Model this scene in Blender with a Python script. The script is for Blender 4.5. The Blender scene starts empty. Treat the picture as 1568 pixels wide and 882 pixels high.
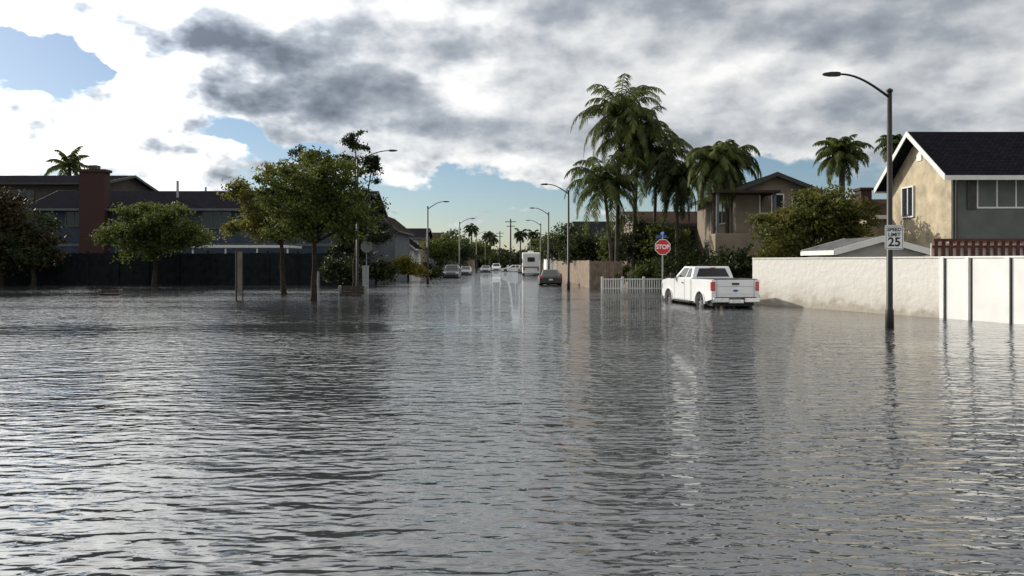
import bpy, math, random
import numpy as np
from mathutils import Vector, Matrix
random.seed(7); rng=np.random.default_rng(7)
scene=bpy.context.scene
R=math.radians

# ------------------------------------------------------------------ materials
def newmat(name):
    m=bpy.data.materials.new(name); m.use_nodes=True
    nt=m.node_tree
    b=nt.nodes.get('Principled BSDF')
    return m,nt,b
def mat(name,col,rough=0.7,var=0.25,scale=3.0,bump=0.0,bscale=30.0,metal=0.0,col2=None,coat=0.0,spec=0.5,detail=4):
    m,nt,b=newmat(name)
    tc=nt.nodes.new('ShaderNodeTexCoord')
    n=nt.nodes.new('ShaderNodeTexNoise'); n.inputs['Scale'].default_value=scale; n.inputs['Detail'].default_value=detail
    nt.links.new(tc.outputs['Object'],n.inputs['Vector'])
    cr=nt.nodes.new('ShaderNodeValToRGB')
    c=col
    lo=[max(0,v*(1-var)) for v in c]; hi=[min(1,v*(1+var)) for v in c]
    if col2: lo=list(c); hi=list(col2)
    cr.color_ramp.elements[0].position=0.32; cr.color_ramp.elements[1].position=0.68
    cr.color_ramp.elements[0].color=(*lo,1); cr.color_ramp.elements[1].color=(*hi,1)
    nt.links.new(n.outputs['Fac'],cr.inputs['Fac'])
    nt.links.new(cr.outputs['Color'],b.inputs['Base Color'])
    b.inputs['Roughness'].default_value=rough
    b.inputs['Metallic'].default_value=metal
    b.inputs['Specular IOR Level'].default_value=spec
    if coat: b.inputs['Coat Weight'].default_value=coat
    if bump>0:
        n2=nt.nodes.new('ShaderNodeTexNoise'); n2.inputs['Scale'].default_value=bscale; n2.inputs['Detail'].default_value=4
        nt.links.new(tc.outputs['Object'],n2.inputs['Vector'])
        bp=nt.nodes.new('ShaderNodeBump'); bp.inputs['Strength'].default_value=bump; bp.inputs['Distance'].default_value=0.02
        nt.links.new(n2.outputs['Fac'],bp.inputs['Height']); nt.links.new(bp.outputs['Normal'],b.inputs['Normal'])
    return m
def leafmat(name,c1,c2,trans=0.35):
    m,nt,b=newmat(name)
    out=nt.nodes['Material Output']
    g=nt.nodes.new('ShaderNodeNewGeometry')
    tc=nt.nodes.new('ShaderNodeTexCoord')
    n=nt.nodes.new('ShaderNodeTexNoise'); n.inputs['Scale'].default_value=0.9; n.inputs['Detail'].default_value=1
    nt.links.new(tc.outputs['Object'],n.inputs['Vector'])
    add=nt.nodes.new('ShaderNodeMath'); add.operation='MULTIPLY_ADD'; add.inputs[1].default_value=0.5
    nt.links.new(g.outputs['Random Per Island'],add.inputs[0])
    mm=nt.nodes.new('ShaderNodeMath'); mm.operation='MULTIPLY_ADD'; mm.inputs[1].default_value=1.6; mm.inputs[2].default_value=-0.55
    nt.links.new(n.outputs['Fac'],mm.inputs[0]); nt.links.new(mm.outputs[0],add.inputs[2])
    mix=nt.nodes.new('ShaderNodeMix'); mix.data_type='RGBA'; mix.clamp_factor=True
    nt.links.new(add.outputs[0],mix.inputs[0]); mix.inputs[6].default_value=(*c1,1); mix.inputs[7].default_value=(*c2,1)
    nt.links.new(mix.outputs[2],b.inputs['Base Color']); b.inputs['Roughness'].default_value=0.6
    b.inputs['Specular IOR Level'].default_value=0.2
    tr=nt.nodes.new('ShaderNodeBsdfTranslucent'); nt.links.new(mix.outputs[2],tr.inputs['Color'])
    ms=nt.nodes.new('ShaderNodeMixShader'); ms.inputs[0].default_value=trans
    nt.links.new(b.outputs[0],ms.inputs[1]); nt.links.new(tr.outputs[0],ms.inputs[2]); nt.links.new(ms.outputs[0],out.inputs[0])
    return m
def glassmat(name,col=(0.02,0.025,0.03),rough=0.06):
    m,nt,b=newmat(name); 
    tc=nt.nodes.new('ShaderNodeTexCoord'); n=nt.nodes.new('ShaderNodeTexNoise'); n.inputs['Scale'].default_value=0.8
    nt.links.new(tc.outputs['Object'],n.inputs['Vector'])
    bp=nt.nodes.new('ShaderNodeBump'); bp.inputs['Strength'].default_value=0.08; nt.links.new(n.outputs['Fac'],bp.inputs['Height']); nt.links.new(bp.outputs['Normal'],b.inputs['Normal'])
    b.inputs['Base Color'].default_value=(*col,1); b.inputs['Roughness'].default_value=rough; b.inputs['Specular IOR Level'].default_value=0.6
    return m
def shingle(name,c1,c2):
    m,nt,b=newmat(name)
    tc=nt.nodes.new('ShaderNodeTexCoord')
    br=nt.nodes.new('ShaderNodeTexBrick'); br.inputs['Scale'].default_value=2.2
    br.inputs['Color1'].default_value=(*c1,1); br.inputs['Color2'].default_value=(*c2,1); br.inputs['Mortar'].default_value=(c1[0]*.5,c1[1]*.5,c1[2]*.5,1)
    br.inputs['Mortar Size'].default_value=0.03
    nt.links.new(tc.outputs['Object'],br.inputs['Vector']); nt.links.new(br.outputs['Color'],b.inputs['Base Color'])
    b.inputs['Roughness'].default_value=1.0; b.inputs['Specular IOR Level'].default_value=0.0
    return m
def brickmat(name,c1,c2,mort,scale=4):
    m,nt,b=newmat(name)
    tc=nt.nodes.new('ShaderNodeTexCoord'); mp=nt.nodes.new('ShaderNodeMapping'); mp.inputs['Rotation'].default_value=(R(90),0,0)
    br=nt.nodes.new('ShaderNodeTexBrick'); br.inputs['Scale'].default_value=scale
    br.inputs['Color1'].default_value=(*c1,1); br.inputs['Color2'].default_value=(*c2,1); br.inputs['Mortar'].default_value=(*mort,1)
    nt.links.new(tc.outputs['Object'],mp.inputs[0]); nt.links.new(mp.outputs[0],br.inputs['Vector']); nt.links.new(br.outputs['Color'],b.inputs['Base Color'])
    b.inputs['Roughness'].default_value=0.9
    return m

# ------------------------------------------------------------------ mesh builder
class MB:
    def __init__(s): s.v=[]; s.f=[]
    def add(s,vs,fs):
        o=len(s.v); s.v+= [tuple(p) for p in vs]; s.f+=[tuple(i+o for i in f) for f in fs]; return s
    def bx(s,x0,x1,y0,y1,z0,z1):
        return s.add([(x0,y0,z0),(x1,y0,z0),(x1,y1,z0),(x0,y1,z0),(x0,y0,z1),(x1,y0,z1),(x1,y1,z1),(x0,y1,z1)],
          [(3,2,1,0),(4,5,6,7),(0,1,5,4),(1,2,6,5),(2,3,7,6),(3,0,4,7)])
    def obx(s,c,ux,uy,uz,hx,hy,hz):
        c=Vector(c); ux=Vector(ux)*hx; uy=Vector(uy)*hy; uz=Vector(uz)*hz
        vs=[c+a*ux+b*uy+d*uz for d in(-1,1) for a,b in((-1,-1),(1,-1),(1,1),(-1,1))]
        return s.add(vs,[(3,2,1,0),(4,5,6,7),(0,1,5,4),(1,2,6,5),(2,3,7,6),(3,0,4,7)])
    def prism(s,prof,axis,a0,a1):
        n=len(prof)
        if axis=='x': vs=[(a0,p,q) for p,q in prof]+[(a1,p,q) for p,q in prof]
        elif axis=='y': vs=[(p,a0,q) for p,q in prof]+[(p,a1,q) for p,q in prof]
        else: vs=[(p,q,a0) for p,q in prof]+[(p,q,a1) for p,q in prof]
        fs=[tuple(range(n)),tuple(range(2*n-1,n-1,-1))]+[(i,(i+1)%n+0,(i+1)%n+n,i+n)[::-1] for i in range(n)]
        return s.add(vs,fs)
    def tube(s,pts,rad,n=8,cap=True):
        pts=[Vector(p) for p in pts]; vs=[];fs=[]
        for i,p in enumerate(pts):
            t=(pts[min(i+1,len(pts)-1)]-pts[max(i-1,0)]).normalized()
            a=t.cross(Vector((0,1,0.01))) 
            if a.length<0.1: a=t.cross(Vector((1,0,0)))
            a.normalize(); b=t.cross(a)
            for k in range(n):
                th=2*math.pi*k/n; vs.append(p+rad[i]*(math.cos(th)*a+math.sin(th)*b))
        for i in range(len(pts)-1):
            for k in range(n):
                fs.append((i*n+k,i*n+(k+1)%n,(i+1)*n+(k+1)%n,(i+1)*n+k))
        if cap: fs.append(tuple(range(n))[::-1]); fs.append(tuple(range((len(pts)-1)*n,len(pts)*n)))
        return s.add(vs,fs)
    def build(s,name,parent=None,m=None,smooth=False,bevel=0,seg=2,loc=None):
        me=bpy.data.meshes.new(name); me.from_pydata(s.v,[],s.f); me.update()
        o=bpy.data.objects.new(name,me); scene.collection.objects.link(o)
        if m: me.materials.append(m)
        import bmesh
        bm=bmesh.new(); bm.from_mesh(me); bmesh.ops.recalc_face_normals(bm,faces=bm.faces); bm.to_mesh(me); bm.free()
        if smooth:
            for p in me.polygons: p.use_smooth=True
        if bevel:
            md=o.modifiers.new('bev','BEVEL'); md.width=bevel; md.segments=seg; md.limit_method='ANGLE'; md.angle_limit=R(35); md.harden_normals=False
        if parent: o.parent=parent
        if loc: o.location=loc
        return o
def grp(name,loc=(0,0,0),rz=0):
    e=bpy.data.objects.new(name,None); scene.collection.objects.link(e); e.location=loc; e.rotation_euler=(0,0,rz); e.empty_display_size=0.3; return e
def fastmesh(name,V,F,m,parent=None):
    me=bpy.data.meshes.new(name); nv=len(V); nf=len(F)
    k=F.shape[1]
    me.vertices.add(nv); me.vertices.foreach_set('co',V.astype(np.float32).ravel())
    me.loops.add(nf*k); me.loops.foreach_set('vertex_index',F.astype(np.int32).ravel())
    me.polygons.add(nf); me.polygons.foreach_set('loop_start',np.arange(0,nf*k,k,dtype=np.int32)); 
    try: me.polygons.foreach_set('loop_total',np.full(nf,k,dtype=np.int32))
    except Exception: pass
    me.update(calc_edges=True); me.validate()
    o=bpy.data.objects.new(name,me); scene.collection.objects.link(o); me.materials.append(m)
    if parent: o.parent=parent
    return o

# palette
M_white=mat('white_paint',(0.76,0.755,0.735),0.6,0.06,1.5)
M_trim=mat('trim_white',(0.62,0.62,0.6),0.6,0.06,2)
M_trimd=mat('trim_grey',(0.11,0.115,0.12),0.8,0.1,2,spec=.2)
M_dark=mat('dark_metal',(0.03,0.028,0.026),0.5,0.3,5)
M_black=mat('black_plastic',(0.012,0.012,0.013),0.5,0.2,8)
M_glass=glassmat('window_glass')
M_roofd=shingle('roof_dark',(0.013,0.013,0.018),(0.021,0.021,0.027))
M_roofb=shingle('roof_brown',(0.045,0.033,0.027),(0.06,0.045,0.036))
M_wallgrey=mat('stucco_grey',(0.12,0.13,0.14),0.9,0.15,1.2,0.3,40,spec=.2)
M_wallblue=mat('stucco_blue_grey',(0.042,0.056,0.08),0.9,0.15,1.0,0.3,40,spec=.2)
M_tan=mat('stucco_tan',(0.39,0.33,0.23),0.9,0.3,1.3,0.8,12)
M_beige=mat('stucco_beige',(0.20,0.165,0.125),0.9,0.15,1.2,0.4,30)
M_brick=brickmat('chimney_brick',(0.05,0.015,0.013),(0.036,0.013,0.012),(0.034,0.026,0.023))
M_bark=mat('bark',(0.03,0.023,0.018),0.95,0.5,6,0.8,25,spec=.2)
M_palmbark=mat('palm_bark',(0.07,0.058,0.045),0.95,0.4,5,0.8,20)
M_fdark=mat('fence_dark',(0.012,0.015,0.017),0.9,0.35,2,spec=.1)
M_wood=mat('fence_wood',(0.2,0.15,0.11),0.9,0.3,2.5)
M_red=mat('fence_red_wood',(0.10,0.03,0.02),0.85,0.3,4)
M_signred=mat('sign_red',(0.5,0.02,0.02),0.4,0.08,4)
M_signwhite=mat('sign_white',(0.8,0.8,0.78),0.4,0.04,4)
M_signblack=mat('sign_black',(0.01,0.01,0.01),0.5,0.1,4)
M_blue=mat('sign_blue',(0.02,0.09,0.35),0.4,0.1,4)
M_galv=mat('galvanised_steel',(0.32,0.33,0.34),0.5,0.15,6,metal=0.6)
L_green=leafmat('leaves_green',(0.02,0.034,0.008),(0.125,0.15,0.034),.5)
L_yellow=leafmat('leaves_olive',(0.034,0.042,0.01),(0.22,0.205,0.05),.5)
L_dark=leafmat('leaves_dark',(0.012,0.02,0.007),(0.05,0.064,0.019),0.33)
L_palm=leafmat('palm_fronds',(0.024,0.04,0.012),(0.15,0.175,0.05),0.45)
L_rust=leafmat('leaves_rust',(0.018,0.018,0.009),(0.055,0.038,0.015),0.25)

# ------------------------------------------------------------------ ground, water, road
def plane(name,x0,x1,y0,y1,z,m):
    return MB().add([(x0,y0,z),(x1,y0,z),(x1,y1,z),(x0,y1,z)],[(0,1,2,3)]).build(name,None,m)
M_ground=mat('ground_soil',(0.09,0.08,0.06),0.95,0.3,0.3)
M_asph=mat('asphalt',(0.05,0.05,0.052),0.9,0.2,2)
M_conc=mat('concrete',(0.28,0.27,0.25),0.9,0.15,1)
plane('ground',-1500,1500,-200,3000,-0.42,M_ground)
plane('road',-5.0,3.0,20,700,-0.30,M_asph)
plane('road_crossing',-120,60,-8,20,-0.304,M_asph)
plane('road_marking',-1.08,-0.95,40,600,-0.296,mat('paint_yellow',(0.6,0.42,0.06),0.7,0.2,3))
sw=grp('pavement')
MB().bx(3.0,5.2,40,600,-0.40,-0.16).build('slab_1',sw,M_conc)
MB().bx(-7.2,-5.0,40,600,-0.40,-0.16).build('slab_2',sw,M_conc)

def watermat():
    m,nt,b=newmat('flood_water')
    N=nt.nodes.new; L=nt.links.new
    tc=N('ShaderNodeTexCoord')
    def noise(scale,sx,sy,rot,detail,dist=0.0,rough=0.5):
        mp=N('ShaderNodeMapping'); mp.inputs['Scale'].default_value=(sx,sy,1); mp.inputs['Rotation'].default_value=(0,0,R(rot))
        L(tc.outputs['Object'],mp.inputs[0])
        n=N('ShaderNodeTexNoise'); n.noise_dimensions='2D'; n.inputs['Scale'].default_value=scale; n.inputs['Detail'].default_value=detail; n.inputs['Distortion'].default_value=dist; n.inputs['Roughness'].default_value=rough
        L(mp.outputs[0],n.inputs['Vector']); return n.outputs['Fac']
    def ma(op,a,b_,c=None):
        q=N('ShaderNodeMath'); q.operation=op
        for i,v in enumerate((a,b_,c)):
            if v is None: continue
            if isinstance(v,(int,float)): q.inputs[i].default_value=v
            else: L(v,q.inputs[i])
        return q.outputs[0]
    mid=noise(1.5,0.5,1.2,-10,1,0.2)
    small=noise(4.8,0.45,1.25,9,1.2,0.35,0.5)
    cross=noise(6.0,0.6,1.1,-26,1,0.3,0.5)
    fine=noise(12,0.5,1.2,-4,1,0.3,0.5)
    patch=noise(0.11,0.5,1.9,12,2.5)
    pm=ma('MAXIMUM',ma('MULTIPLY_ADD',patch,3.2,-0.62),0.35)
    h=ma('MULTIPLY',mid,0.026)
    s=ma('ADD',ma('MULTIPLY',small,0.027),ma('MULTIPLY',cross,0.015))
    s=ma('ADD',s,ma('MULTIPLY',fine,0.007))
    h=ma('ADD',h,ma('MULTIPLY',s,pm))
    bp=N('ShaderNodeBump'); bp.inputs['Strength'].default_value=1.0; bp.inputs['Distance'].default_value=1.0
    L(h,bp.inputs['Height']); L(bp.outputs['Normal'],b.inputs['Normal'])
    b.inputs['Base Color'].default_value=(0.034,0.038,0.041,1)
    b.inputs['Roughness'].default_value=0.01
    b.inputs['IOR'].default_value=2.1
    return m
plane('flood_water',-1500,1500,-200,3000,0.0,watermat())

# ------------------------------------------------------------------ houses
def windows(p,x0,y0,wins,frame=M_trim,glass=M_glass):
    fr=MB(); gl=MB()
    for w in wins:
        face,a0,a1,z0,z1,nm=w
        t=0.07
        def B(mb,u0,u1,q0,q1,d0,d1):
            if face=='F': mb.bx(u0,u1,y0-d1,y0-d0,q0,q1)
            else: mb.bx(x0-d1,x0-d0,u0,u1,q0,q1)
        B(fr,a0-t,a1+t,z0-t,z0,0.002,0.09); B(fr,a0-t,a1+t,z1,z1+t,0.002,0.09)
        B(fr,a0-t,a0,z0,z1,0.002,0.09); B(fr,a1,a1+t,z0,z1,0.002,0.09)
        for k in range(1,nm):
            u=a0+(a1-a0)*k/nm; B(fr,u-0.03,u+0.03,z0,z1,0.035,0.07)
        B(gl,a0,a1,z0,z1,0.004,0.03)
    fr.build('window_frames',p,frame); gl.build('window_panes',p,glass)
def house(name,x0,x1,y0,y1,eave,ridge,axis,wall,roof,over=0.45,wins=[],z0=-0.4,fascia=M_trim,frame=M_trim):
    g=grp(name)
    if axis=='x':
        a,b=y0,y1; c0,c1=x0,x1
    else:
        a,b=x0,x1; c0,c1=y0,y1
    mid=(a+b)/2; s=(ridge-eave)/(mid-a); o=over; t=0.14
    MB().prism([(a,z0),(b,z0),(b,eave),(mid,ridge),(a,eave)],axis,c0,c1).build('walls',g,wall)
    el=eave-o*s+0.02
    MB().prism([(a-o,el),(mid,ridge+0.02),(b+o,el),(b+o,el+t),(mid,ridge+0.02+t),(a-o,el+t)],axis,c0-o,c1+o).build('roof',g,roof)
    f=MB()
    for (e0,e1) in ((c0-o-0.035,c0-o-0.002),(c1+o+0.002,c1+o+0.035)):
        f.prism([(a-o,el-0.1),(mid,ridge-0.08),(b+o,el-0.1),(b+o,el+t+0.03),(mid,ridge+0.05+t),(a-o,el+t+0.03)],axis,e0,e1)
    if axis=='x':
        f.bx(c0-o,c1+o,a-o-0.04,a-o-0.003,el-0.08,el+t-0.02); f.bx(c0-o,c1+o,b+o+0.003,b+o+0.04,el-0.08,el+t-0.02)
    else:
        f.bx(a-o-0.04,a-o-0.003,c0-o,c1+o,el-0.08,el+t-0.02); f.bx(b+o+0.003,b+o+0.04,c0-o,c1+o,el-0.08,el+t-0.02)
    f.build('fascia',g,fascia)
    if wins: windows(g,x0,y0,wins,frame)
    return g

# right corner house
M_green=mat('stucco_slate',(0.10,0.11,0.105),0.9,0.12,1.5,0.4,30)
h=house('two_storey_house',19.6,34,34.5,39.9,5.95,7.95,'x',M_tan,M_roofd,0.6,
   wins=[('F',20.75,23.3,4.3,5.55,3),('L',37.7,38.7,4.1,5.5,2),('F',26.0,28.5,4.3,5.55,3)])
MB().bx(19.62,34,34.44,34.497,0,5.9).build('front_siding',h,M_green)
MB().bx(20.25,20.67,34.38,34.435,4.2,5.65).bx(23.38,23.8,34.38,34.435,4.2,5.65).build('shutters',h,M_dark)
MB().tube([(19.75,34.3,5.6),(19.75,34.36,5.3),(19.75,34.36,0.2)],[0.05]*3).build('downspout',h,M_dark)
MB().bx(19.56,19.597,36.95,37.4,6.7,7.15).build('gable_vent',h,M_trim)
MB().bx(20.76,21.58,34.455,34.467,4.31,5.54).bx(22.45,23.29,34.455,34.467,4.31,5.54).build('curtain',h,mat('curtain_red',(0.2,0.09,0.06),0.8,0.2,4))
MB().tube([(24.5,36.5,7.6),(24.5,36.5,8.3)],[0.08,0.08]).bx(26,27.0,36.2,36.9,7.75,7.95).build('roof_vents',h,M_dark)
h=house('single_storey_wing',18.6,26,40.6,46,4.3,5.2,'x',M_tan,M_roofb,0.5,wins=[('L',42,43.2,2.6,3.7,2)])
ch=grp('house_chimney'); MB().bx(19.0,19.6,42.1,42.9,3.0,5.75).bx(18.93,19.67,42.03,42.97,5.75,5.9).build('stack',ch,M_brick,bevel=0.02)
house('garden_shed',14.0,17.6,33.2,36.5,2.28,2.78,'y',mat('shed_wall',(0.3,0.29,0.27),0.8,0.1,2),mat('shed_roof',(0.10,0.10,0.105),0.9,0.2,2,spec=.0),0.25,wins=[('F',15.2,16.2,1.4,1.95,2)])
# right mid houses
h=house('gable_house',13.9,18.7,48,58,6.25,7.2,'y',M_beige,M_roofb,0.5,wins=[('F',15.4,16.8,4.9,6.0,2),('L',50,52,4.4,5.8,2),('F',17.4,18.3,4.9,5.9,1)],fascia=M_dark)
b=MB().bx(12.2,16.0,46.4,47.9,2.2,3.55); b.build('balcony_parapet',h,M_beige,bevel=0.03)
MB().bx(12.3,12.5,46.5,46.7,-0.4,2.2).bx(15.7,15.9,46.5,46.7,-0.4,2.2).build('balcony_posts',h,M_beige)
MB().bx(12.1,16.1,46.3,48,6.0,6.15).build('balcony_roof',h,M_roofb)
MB().bx(12.3,12.45,46.5,46.65,3.55,6.0).bx(15.75,15.9,46.5,46.65,3.55,6.0).build('roof_posts',h,M_trimd)
house('stucco_house',9.7,15.5,59,70,4.7,5.9,'x',M_beige,M_roofb,0.5,wins=[('F',10.8,12.0,3.0,4.2,2),('F',12.8,13.9,3.0,4.2,2),('L',61,63,2.8,4.1,3)],fascia=M_trimd,frame=M_trimd)
house('row_house',7.5,14,84,96,5.0,6.4,'x',M_wallgrey,M_roofd,0.5,wins=[('L',86,88,3,4.2,2),('F',9,11,3,4.2,2)],fascia=M_trimd)
house('row_house',6.5,14,112,124,4.2,5.6,'x',M_beige,M_roofb,0.5,wins=[('L',114,116,2.2,3.4,2)],fascia=M_trimd)
house('row_house',6.5,14,146,160,5.0,6.8,'x',M_white,M_roofd,0.5,wins=[('L',148,150,2.2,3.4,2)])
house('row_house',7,15,185,200,4.6,6.4,'x',M_beige,M_roofb,0.5)
# left houses
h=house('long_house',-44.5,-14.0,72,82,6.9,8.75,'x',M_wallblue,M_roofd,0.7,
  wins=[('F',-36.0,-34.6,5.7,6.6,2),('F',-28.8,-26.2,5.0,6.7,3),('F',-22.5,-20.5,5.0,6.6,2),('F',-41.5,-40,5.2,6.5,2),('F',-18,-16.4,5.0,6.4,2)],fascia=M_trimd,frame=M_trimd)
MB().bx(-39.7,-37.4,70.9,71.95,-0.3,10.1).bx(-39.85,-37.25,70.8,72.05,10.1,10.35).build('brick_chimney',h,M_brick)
MB().bx(-38.9,-38.2,71.1,71.8,10.35,10.75).build('chimney_pot',h,M_dark)
MB().tube([(-32,74,8),(-32,74,9.6)],[0.12,0.12]).build('vent_pipe',h,M_galv)
MB().tube([(-30.5,77,8.6),(-30.5,77,9.3)],[0.1,0.1]).build('vent_pipe_2',h,M_galv)
MB().bx(-44.5,-14.1,71.94,71.996,3.3,3.55).build('belt_board',h,M_trimd)
house('flat_roof_house',-64,-42.5,80,92,10.0,11.3,'x',mat('wall_brown',(0.05,0.04,0.032),0.9,0.2,1),M_roofd,0.6,wins=[('F',-52,-49.5,7.8,9.2,3),('F',-47,-45,7.8,9.2,2)],fascia=M_dark,frame=M_trimd)
pc=grp('patio_cover'); MB().bx(-27.5,-19.0,66,70,3.05,3.25).build('roof_slab',pc,M_trim,bevel=0.02)
b=MB()
for x in (-27.3,-24.5,-21.8,-19.2): b.bx(x-0.06,x+0.06,66.1,66.22,-0.4,3.05)
b.build('posts',pc,M_trim)
house('gable_house',-17.0,-13.0,86,98,5.6,7.2,'y',M_wallgrey,M_roofb,0.5,wins=[('F',-15.8,-14.3,4,5.1,2)],fascia=M_trimd)
house('white_garage_house',-16.2,-12.8,99,108,3.8,5.2,'y',M_white,M_roofd,0.5,wins=[('F',-15.5,-13.5,2.4,3.4,2)])
house('row_house',-19.5,-13.2,114,126,5.4,6.9,'x',M_beige,M_roofd,0.5,wins=[('F',-18,-16,3.7,4.9,2),('F',-15.5,-14,3.7,4.9,2)],fascia=M_trimd)
house('row_house',-22,-12.8,134,146,5.0,7.0,'x',M_wallgrey,M_roofb,0.5,wins=[('F',-16,-14,3.5,4.7,2)],fascia=M_trimd)
house('row_house',-22,-11.5,170,185,5.0,7.0,'x',M_wallgrey,M_roofd,0.5)
house('row_house',-20,-11,215,230,5.0,7.0,'x',M_beige,M_roofb,0.5)

# ------------------------------------------------------------------ walls & fences
A=Vector((10.75,34.3,0)); Bv=Vector((14.2,25.5,0)); d=(Bv-A).normalized(); nrm=Vector((d.y,-d.x,0)); nrm=nrm if nrm.x<0 else -nrm
def wallseg(name,A,B,z1,mt,cap=True,th=0.1):
    g=grp(name); c=(A+B)/2; dd=(B-A).normalized(); nn=Vector((dd.y,-dd.x,0)); L=(B-A).length/2
    MB().obx((c.x,c.y,(z1-0.4)/2),dd,nn,(0,0,1),L,th,(z1+0.4)/2).build('panel',g,mt)
    if cap: MB().obx((c.x,c.y,z1+0.03),dd,nn,(0,0,1),L,th+0.025,0.028).build('cap',g,mt,bevel=0.01)
    return g,dd,nn
def stuccowall():
    m,nt,b=newmat('wall_stucco_weathered'); N=nt.nodes.new; L=nt.links.new
    tc=N('ShaderNodeTexCoord'); n=N('ShaderNodeTexNoise'); n.inputs['Scale'].default_value=1.4; n.inputs['Detail'].default_value=6
    L(tc.outputs['Object'],n.inputs['Vector'])
    sp=N('ShaderNodeSeparateXYZ'); L(tc.outputs['Object'],sp.inputs[0])
    ma=N('ShaderNodeMath'); ma.operation='MULTIPLY_ADD'; ma.inputs[1].default_value=1.3; L(n.outputs['Fac'],ma.inputs[0]); L(sp.outputs['Z'],ma.inputs[2])
    cr=N('ShaderNodeValToRGB'); e=cr.color_ramp.elements
    e[0].position=0.42; e[0].color=(0.36,0.325,0.275,1); e[1].position=1.0; e[1].color=(0.64,0.625,0.585,1)
    q=cr.color_ramp.elements.new(.56); q.color=(.54,.515,.47,1)
    ms=N('ShaderNodeMath'); ms.operation='MULTIPLY'; ms.inputs[1].default_value=.55; L(ma.outputs[0],ms.inputs[0])
    L(ms.outputs[0],cr.inputs['Fac']); L(cr.outputs[0],b.inputs['Base Color']); b.inputs['Roughness'].default_value=0.9
    n2=N('ShaderNodeTexNoise'); n2.inputs['Scale'].default_value=5; n2.inputs['Detail'].default_value=4; L(tc.outputs['Object'],n2.inputs['Vector'])
    bp=N('ShaderNodeBump'); bp.inputs['Strength'].default_value=0.6; bp.inputs['Distance'].default_value=0.04; L(n2.outputs['Fac'],bp.inputs['Height']); L(bp.outputs[0],b.inputs['Normal'])
    return m
M_wst=stuccowall()
wallseg('garden_wall',A,Bv,1.97,M_wst)
g,dd,nn=wallseg('white_block_wall',Bv+d*0.02,Bv+d*14,1.97,M_white)
nn=nrm
pb=MB()
for t in (0.08,1.0,2.32,3.6,4.9,6.2): 
    c=Bv+d*t+nn*0.13
    pb.obx((c.x,c.y,0.8),d,nn,(0,0,1),0.07 if t!=1.0 else 0.05,0.03,1.2)
pb.build('pilasters',g,M_white)
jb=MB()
for t in (0.18,1.12,2.42,3.7,5.0):  # wall joints, except the second: a dark strip imitating a cast shadow band
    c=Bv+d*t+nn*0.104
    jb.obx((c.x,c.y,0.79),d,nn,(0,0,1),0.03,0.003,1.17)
jb.build('joints_and_shadow_strip',g,M_dark)
wallseg('garden_wall_return',A+Vector((0.1,0.12,0)),A+Vector((10,2.5,0)),1.97,M_wst)
rf=grp('red_slat_fence'); s=MB(); x=14.75
while x<24: s.bx(x,x+0.13,27.0,27.03,0.3,2.56); x+=0.26
s.bx(14.7,24,26.95,26.995,2.56,2.66).build('slats',rf,M_red)
MB().bx(14.7,24,27.035,27.09,1.2,1.3).bx(14.7,24,27.035,27.09,2.35,2.42).build('rails',rf,M_red)
MB().bx(14.7,24,27.12,27.15,0,2.5).build('lit_gap_backing',rf,mat('lit_gap_pale',(0.8,0.76,0.7),0.8,0.1,3))  # added pale backing, whitened so the gaps between slats look lit
lf=grp('dark_board_fence'); s=MB(); x=-70
while x<-12.8: s.bx(x,x+0.235,62+random.uniform(-.01,.01),62.04,-0.4,2.55+random.uniform(-.04,.04)); x+=0.245
s.build('boards',lf,M_fdark); s=MB(); x=-70
while x<-12.7: s.bx(x,x+0.12,61.86,61.98,-0.4,2.72); x+=2.4
s.build('posts',lf,M_fdark)
tf=grp('wood_panel_fence'); s=MB(); y=50
yy=54.0
while yy<92: s.bx(5.4,5.44,yy,yy+0.17,-0.4,1.95+random.uniform(-.03,.03)); yy+=0.19
s.build('boards',tf,M_wood)
s=MB(); xx=5.46
while xx<7.6: s.bx(xx,xx+0.17,53.9,53.94,-0.4,1.9+random.uniform(-.03,.03)); xx+=0.19
s.build('end_boards',tf,M_wood)
pf=grp('white_picket_fence'); s=MB()
s.bx(6.0,10.2,51.0,51.05,0.06,0.14).bx(6.0,10.2,51.0,51.05,0.66,0.74)
x=6.0
while x<10.2: s.bx(x,x+0.07,50.96,50.998,-0.3,0.78); x+=0.16
for x in (5.95,7.3,8.7,10.15): s.bx(x-0.07,x+0.07,50.93,51.07,-0.3,0.88)
s.build('pickets',pf,M_trim)

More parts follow.
